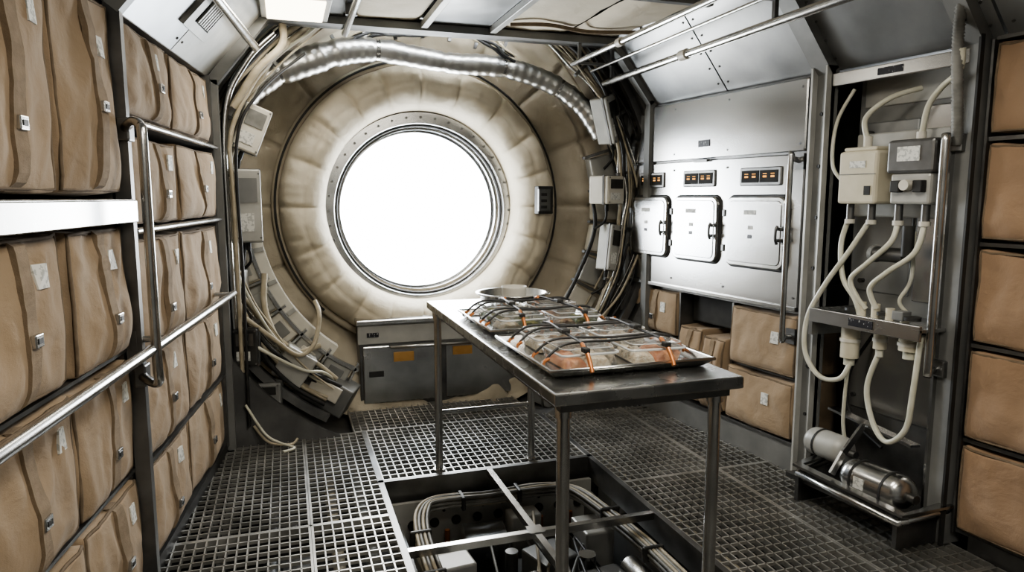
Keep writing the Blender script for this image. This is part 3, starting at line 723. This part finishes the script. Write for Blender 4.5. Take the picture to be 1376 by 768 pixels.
b.box(2.19, 2.23, .09, .12, 1.47, 1.52, 'charcoal', .004); b.box(2.29, 2.33, .09, .12, 1.47, 1.52, 'charcoal', .004)
b.cyl((2.26, .10, 1.50), (2.26, .13, 1.50), .022, 'white', 16)
for (u, z) in ((2.57, 1.39), (2.46, 1.39), (2.33, 1.39), (2.21, 1.39)):
    b.cyl((u, .06, z + .03), (u, .06, z - .04), .016, 'steel_d', 12); b.cyl((u, .06, z - .04), (u, .06, z - .06), .021, 'white', 12)
for u in (2.51, 2.26): b.cyl((u, .05, 1.66), (u, .05, 1.72), .018, 'white', 12)
b.cyl((2.27, .07, 1.33), (2.27, .07, 1.20), .024, 'charcoal', 14); b.cyl((2.28, .06, 1.20), (2.42, .06, 1.20), .032, 'steel_d', 14); b.cyl((2.42, .06, 1.20), (2.44, .06, 1.20), .038, 'paint', 14)
b.box(2.11, 2.66, -.13, .17, .90, .915, 'steel', .003); b.box(2.11, 2.66, .155, .172, .865, .93, 'steel', .003); b.box(2.32, 2.44, .172, .175, .88, .915, 'plate')
b.box(2.64, 2.66, -.13, .17, .80, .93, 'steel')
for (u, r, h) in ((2.50, .038, .15), (2.35, .026, .08), (2.21, .042, .06)):
    b.cyl((u, .09, .865), (u, .09, .865 - h), r, 'cream', 18); b.cyl((u, .09, .865 - h * .4), (u, .09, .85 - h * .4), r * 1.12, 'white', 18); b.cyl((u, .09, .865 - h), (u, .09, .83 - h), r * .6, 'hose', 14); b.cyl((u, .09, .935), (u, .09, .95), r * .8, 'charcoal', 14)
for (u, z) in ((2.46, .98), (2.39, .98), (2.32, .97), (2.25, .96)): b.cyl((u, .08, .915), (u, .08, z), .018, 'cream', 12)
b.obox((2.25, .10, .95), (.05, .05, .04), 'paint', bev=.004)
hs = [
 [(2.58, .06, 1.34), (2.59, .08, 1.23), (2.55, .10, 1.08), (2.48, .10, .99), (2.46, .09, .92)],
 [(2.47, .06, 1.34), (2.53, .10, 1.20), (2.62, .13, 1.04), (2.70, .14, .87), (2.70, .14, .70), (2.62, .13, .60), (2.52, .12, .61), (2.49, .10, .68), (2.50, .09, .72)],
 [(2.35, .09, .77), (2.39, .10, .60), (2.34, .11, .45), (2.26, .12, .39), (2.18, .12, .47), (2.16, .12, .62), (2.15, .11, .88)],
 [(2.33, .06, 1.34), (2.33, .09, 1.26), (2.42, .11, 1.16), (2.50, .11, 1.08), (2.47, .10, 1.0), (2.44, .08, .95)],
 [(2.21, .06, 1.34), (2.22, .09, 1.22), (2.32, .11, 1.13), (2.40, .11, 1.05), (2.38, .09, .96)],
 [(2.51, .05, 1.70), (2.52, .06, 1.80), (2.44, .02, 1.88), (2.38, -.08, 1.92)],
 [(2.26, .05, 1.70), (2.24, .05, 1.82), (2.18, .06, 1.89), (2.10, .08, 1.94), (2.08, .1, 2.02)],
 [(2.66, -.02, 1.95), (2.71, .02, 1.80), (2.70, .04, 1.6), (2.62, .03, 1.50), (2.58, .04, 1.45)],
 [(2.50, .09, .70), (2.51, .09, .55), (2.52, .08, .40), (2.52, .06, .30)],
 [(2.55, -.1, .80), (2.62, -.05, .6), (2.6, -.05, .4), (2.4, -.02, .3)],
 [(2.34, -.05, 1.3), (2.30, .0, 1.1), (2.33, .02, 1.0), (2.31, .0, .95)]]
for i, h in enumerate(hs): b.tube(h, .0115 if i < 7 else .008, 'hose' if i != 9 else 'rubber', 10, 8)
b.tank((2.70, .08, .26), (2.48, .08, .26), .068, 'paint_l'); b.cyl((2.63, .08, .26), (2.62, .08, .26), .071, 'charcoal', 24); b.cyl((2.48, .08, .26), (2.44, .08, .26), .018, 'steel_d', 14)
b.tank((2.43, .13, .19), (2.13, .13, .19), .082, 'steel_v'); b.cyl((2.36, .13, .19), (2.35, .13, .19), .085, 'charcoal', 24); b.cyl((2.21, .13, .19), (2.20, .13, .19), .085, 'charcoal', 24); b.cyl((2.14, .13, .19), (2.10, .13, .19), .02, 'steel_d', 14)
b.box(2.28, 2.33, .209, .214, .17, .22, 'label')
b.box(2.12, 2.70, -.12, .22, .085, .105, 'steel_d'); b.box(2.12, 2.70, -.13, -.11, .1, .42, 'steel_d')
b.bar([(2.64, .0, .20), (2.58, .27, .19), (2.04, .27, .17), (2.06, .0, .17)], .012, .045, 'steel', up=(0, 0, 1))
b.tube([(2.64, .0, .17), (2.56, .285, .155), (2.05, .285, .135), (2.07, .0, .14)], .016, 'steel_v', 10)
b.bar([(2.66, .0, .42), (2.2, .03, .38)], .012, .05, 'steel', up=(0, 0, 1)); b.bar([(2.44, .05, .40), (2.40, .20, .30), (2.40, .26, .21)], .012, .03, 'steel', up=(1, 0, 0))
for u in (2.60, 2.09): b.box(u - .01, u + .01, .0, .25, .0, .15, 'steel_d')
b.done()
b = B('handrail', mapR)
b.tube([(2.15, .0, 1.66), (2.12, .09, 1.67), (2.11, .11, 1.62), (2.11, .11, .80), (2.12, .09, .74), (2.15, .0, .74)], .016, 'steel_v', 12, 6)
b.box(2.09, 2.15, .0, .05, 1.63, 1.70, 'steel_d', .005); b.box(2.09, 2.15, .0, .05, .71, .78, 'steel_d', .005)
b.done()
b = B('corrugated_hose', mapR)
cp = catmull([Vector(p) for p in [(2.04, .14, 2.40), (2.08, .12, 2.2), (2.10, .10, 2.02), (2.09, .09, 1.80), (2.11, .05, 1.66)]], 30)
b.tube(cp, .020, 'cable_g', 12, rfn=lambda t: .019 + .003 * sin(t * 330)); b.cyl((2.04, .14, 2.36), (2.02, .14, 2.44), .028, 'blue', 14)
b.done()
for i, (z0, z1) in enumerate(((1.69, 2.04), (1.28, 1.66), (.87, 1.25), (.475, .845), (.08, .45))):
    bag(mapR, 1.46, 2.03, z0, z1, seed=60 + i, strap=0, n1=.0, depth=.33, label=False, k='canvas_d')
    bag(mapR, .90, 1.44, z0, z1, seed=70 + i, strap=0, n1=.0, depth=.33, label=False, k='canvas_d')
b = B('storage_rack', mapR)
for z in (2.055, 1.675, 1.265, .857, .462, .07): b.box(.88, 2.035, -.38, -.012, z - .008, z + .008, 'steel_d')
b.box(1.445, 1.455, -.38, -.02, .06, 2.05, 'steel_d'); b.box(2.034, 2.044, -.38, -.0, .06, 2.05, 'steel_d')
b.done()

# ================================================================== TABLE
b = B('prep_table')
b.box(.69, 1.31, 1.73, 3.56, .872, .91, 'steel_t', .006); b.box(.72, 1.28, 1.76, 3.53, .845, .872, 'steel_d')
LG = [(.745, 1.80), (1.255, 1.80), (.735, 3.50), (1.255, 3.50)]
for (x, y) in LG:
    b.cyl((x, y, .0), (x, y, .872), .020, 'steel_v', 20); b.cyl((x, y, .0), (x, y, .012), .034, 'steel_v', 20); b.cyl((x, y, .82), (x, y, .872), .026, 'steel_v', 20)
b.tube([(.735, 3.50, .32), (1.255, 3.50, .32)], .012, 'steel_v', 10)
b.done()
def tray(nm, x0, x1, y0, y1, z):
    b = B(nm)
    def ring(i, zz): return [(x0 + i, y0 + i, zz), (x1 - i, y0 + i, zz), (x1 - i, y1 - i, zz), (x0 + i, y1 - i, zz)]
    v = ring(.0, z + .026) + ring(.014, z + .028) + ring(.030, z + .006) + ring(.028, z) + ring(.008, z + .018)
    f = []
    for l in range(4):
        for i in range(4): f.append((4 * l + i, 4 * l + (i + 1) % 4, 4 * l + 4 + (i + 1) % 4, 4 * l + 4 + i))
    for i in range(4): f.append((16 + i, 16 + (i + 1) % 4, (i + 1) % 4, i))
    f += [(8, 9, 10, 11), (12, 13, 14, 15)]
    b.add(v, f, 'steel_v')
    b.tube(ring(.003, z + .026), .006, 'steel_v', 8, closed=True)
    return b.done()
tray('serving_tray', .725, 1.295, 1.86, 2.42, .911); tray('serving_tray', .735, 1.285, 2.52, 3.05, .911)
def container(cx, cy, z, w, l, h, food, rot=0., nm='food_container'):
    T = Matrix.Translation((cx, cy, z)) @ Matrix.Rotation(rot, 4, 'Z'); b = B(nm)
    def rr(w, l, zz, r=.022, n=5):
        o = []
        for (sx, sy, a0) in ((1, 1, 0), (-1, 1, 90), (-1, -1, 180), (1, -1, 270)):
            for i in range(n + 1):
                a = rad(a0 + 90 * i / n); o.append((sx * (w / 2 - r) + r * cos(a), sy * (l / 2 - r) + r * sin(a), zz))
        return o
    layers = [rr(w * .84, l * .84, 0), rr(w * .95, l * .95, h * .72)]
    lid = [rr(w * .97, l * .97, h * .72), rr(w * .94, l * .94, h * .76), rr(w * .90, l * .90, h * .98), rr(w * .86, l * .86, h), rr(w * .80, l * .80, h * .94)]
    for ls, capb, capt in ((layers, True, False), (lid, False, True)):
        v = sum(ls, []); n = len(ls[0]); f = []
        if capb: f.append(list(range(n)))
        if capt: f.append(list(range(len(v) - n, len(v))))
        for a in range(len(ls) - 1):
            for i in range(n): f.append((a * n + i, a * n + (i + 1) % n, (a + 1) * n + (i + 1) % n, (a + 1) * n + i))
        b.add(v, f, 'clear', False, T)
    b.tube([T @ Vector(p) for p in rr(w, l, h * .74)], .0038, 'lidrim', 6, closed=True)
    b.tube([T @ Vector(p) for p in rr(w * .88, l * .88, h * .99)], .0016, 'lidrim', 5, closed=True)
    N = 14
    for q, fk in enumerate(food):
        m = len(food); vs = []; fs = []
        x0 = -w * .41 + w * .82 * q / m; x1 = -w * .41 + w * .82 * (q + 1) / m
        for i in range(N + 1):
            for j in range(N + 1):
                x = x0 + (x1 - x0) * i / N; y = -l * .41 + l * .82 * j / N; e = (1 - abs(2 * i / N - 1) ** 6) * (1 - abs(2 * j / N - 1) ** 8)
                zz = .003 + e * (h * .42 + .016 * noise.noise(Vector((x * 40 + q * 9 + cx * 50, y * 40, 1))))
                vs.append((x, y, zz))
        for i in range(N):
            for j in range(N): a = i * (N + 1) + j; fs.append((a, a + 1, a + N + 2, a + N + 1))
        b.add(vs, fs, fk, True, T)
    return b.done(recalc=True)
zt = .918
for (cx, cy, fd, r) in ((.885, 2.02, ['salmon', 'rice'], .03), (1.13, 2.02, ['rice', 'salmon'], -.04), (.895, 2.265, ['rice', 'brownf'], .02), (1.135, 2.27, ['brownf', 'rice'], 0.),
                     (.89, 2.66, ['rice', 'greens'], .02), (1.13, 2.66, ['brownf', 'greens'], -.03), (.90, 2.90, ['greens', 'rice'], 0), (1.135, 2.90, ['salmon', 'brownf'], .04)):
    container(cx, cy, zt, .200, .200, .066, fd, r)
def bungee(y, x0, x1, z, dy=0., k='rubber'):
    b = B('bungee_cord')
    def q(t, h): return (x0 + (x1 - x0) * t, y + dy * t, z + h)
    b.tube([q(0, .005), q(.05, .035), q(.14, .061), q(.28, .064), q(.5, .060), q(.72, .064), q(.86, .061), q(.95, .035), q(1, .005)], .0045, k, 8, 8)
    for t, sg in ((0, 1), (1, -1)):
        c = Vector(q(t, 0)); d = Vector((sg * .04, 0, .045))
        b.tube([c + Vector((0, 0, -.002)), c + Vector((sg * .004, 0, .012)), c + d * .5], .006, 'copper', 8, 4)
        b.tube([c + Vector((0, 0, .012)), c + Vector((-sg * .012, 0, .002)), c + Vector((0, 0, -.006))], .0035, 'steel_v', 6, 3)
    return b.done()
for (y, d) in ((1.97, .05), (2.07, -.05), (2.23, .08), (2.32, -.08), (2.63, .05), (2.71, -.06), (2.87, .07), (2.95, -.06)):
    bungee(y, .745, 1.277, .93, dy=d)
def strap_y(x, y0, y1, z, dx=0.):
    b = B('cargo_strap'); L = y1 - y0
    b.tube([(x, y0, z + .0), (x, y0 + .03, z + .04), (x + dx * .2, y0 + .09, z + .065), (x + dx * .5, (y0 + y1) / 2, z + .066), (x + dx * .9, y1 - .09, z + .065), (x + dx, y1 - .03, z + .04), (x + dx, y1, z)], .005, 'rubber', 8, 8)
    for (xx, yy, sg) in ((x, y0, 1), (x + dx, y1, -1)):
        b.tube([(xx, yy, z - .002), (xx, yy + sg * .02, z + .028), (xx + dx * .05, yy + sg * .05, z + .052), (xx + dx * .1, yy + sg * .09, z + .066)], .0075, 'copper', 8, 4)
        b.obox((xx, yy + sg * .05, z + .056), (.02, .03, .016), 'charcoal', bev=.003)
    b.obox((x + dx * .5, (y0 + y1) / 2, z + .072), (.03, .045, .016), 'charcoal', bev=.004)
    return b.done()
strap_y(.86, 1.855, 2.425, .93, .05); strap_y(1.14, 1.855, 2.425, .93, .03)
strap_y(.88, 2.515, 3.055, .93, .05); strap_y(1.15, 2.515, 3.055, .93, -.05)
def lathe(b, prof, c, k, seg=48):
    vs = []; m = len(prof)
    for i in range(seg):
        a = 2 * pi * i / seg
        for (r, z) in prof: vs.append((c[0] + r * cos(a), c[1] + r * sin(a), z))
    fs = [(i * m + j, ((i + 1) % seg) * m + j, ((i + 1) % seg) * m + j + 1, i * m + j + 1) for i in range(seg) for j in range(m - 1)]
    b.add(vs, fs, k, True)
b = B('round_pan')
lathe(b, [(.001, .9115), (.155, .9115), (.162, .918), (.168, .965), (.190, .968), (.191, .973), (.166, .972), (.156, .922), (.001, .920)], (1.09, 3.32), 'steel_v')
b.done()
b = B('white_bowl')
lathe(b, [(.001, .922), (.055, .922), (.058, .93), (.062, .990), (.066, 1.0), (.061, 1.0), (.055, .94), (.001, .935)], (1.10, 3.33), 'white')
b.done()

# ================================================================== LIGHT / WORLD / CAMERA
w = bpy.data.worlds.new('sky_world'); scene.world = w; w.use_nodes = True; nt = w.node_tree; N = nt.nodes; L = nt.links; N.clear()
o = N.new('ShaderNodeOutputWorld'); bg = N.new('ShaderNodeBackground'); tc = N.new('ShaderNodeTexCoord'); ns = N.new('ShaderNodeTexNoise'); rp = N.new('ShaderNodeValToRGB')
ns.inputs['Scale'].default_value = 5; ns.inputs['Detail'].default_value = 5
rp.color_ramp.elements[0].position = .35; rp.color_ramp.elements[0].color = (.78, .89, 1, 1); rp.color_ramp.elements[1].position = .6; rp.color_ramp.elements[1].color = (1, .975, .92, 1)
L.new(tc.outputs['Generated'], ns.inputs['Vector']); L.new(ns.outputs['Fac'], rp.inputs[0]); L.new(rp.outputs[0], bg.inputs[0]); bg.inputs[1].default_value = 26.; L.new(bg.outputs[0], o.inputs[0])
l = bpy.data.lights.new('window_portal', 'AREA'); l.shape = 'DISK'; l.size = 1.16; l.cycles.is_portal = True
po = bpy.data.objects.new('window_portal', l); po.location = (.955, 5.22, 1.355); po.rotation_euler = (rad(-90), 0, 0); bpy.context.collection.objects.link(po)

cam = bpy.data.cameras.new('camera'); co = bpy.data.objects.new('camera', cam); bpy.context.collection.objects.link(co)
cam.sensor_width = 36; cam.lens = 36 * 930 / 1376; cam.clip_start = .02
co.location = (0, 0, 1.45); co.rotation_euler = (rad(90 - 7.3), 0, rad(-18.1)); scene.camera = co
try:
    scene.view_settings.look = 'AgX - Medium High Contrast'
except Exception: pass
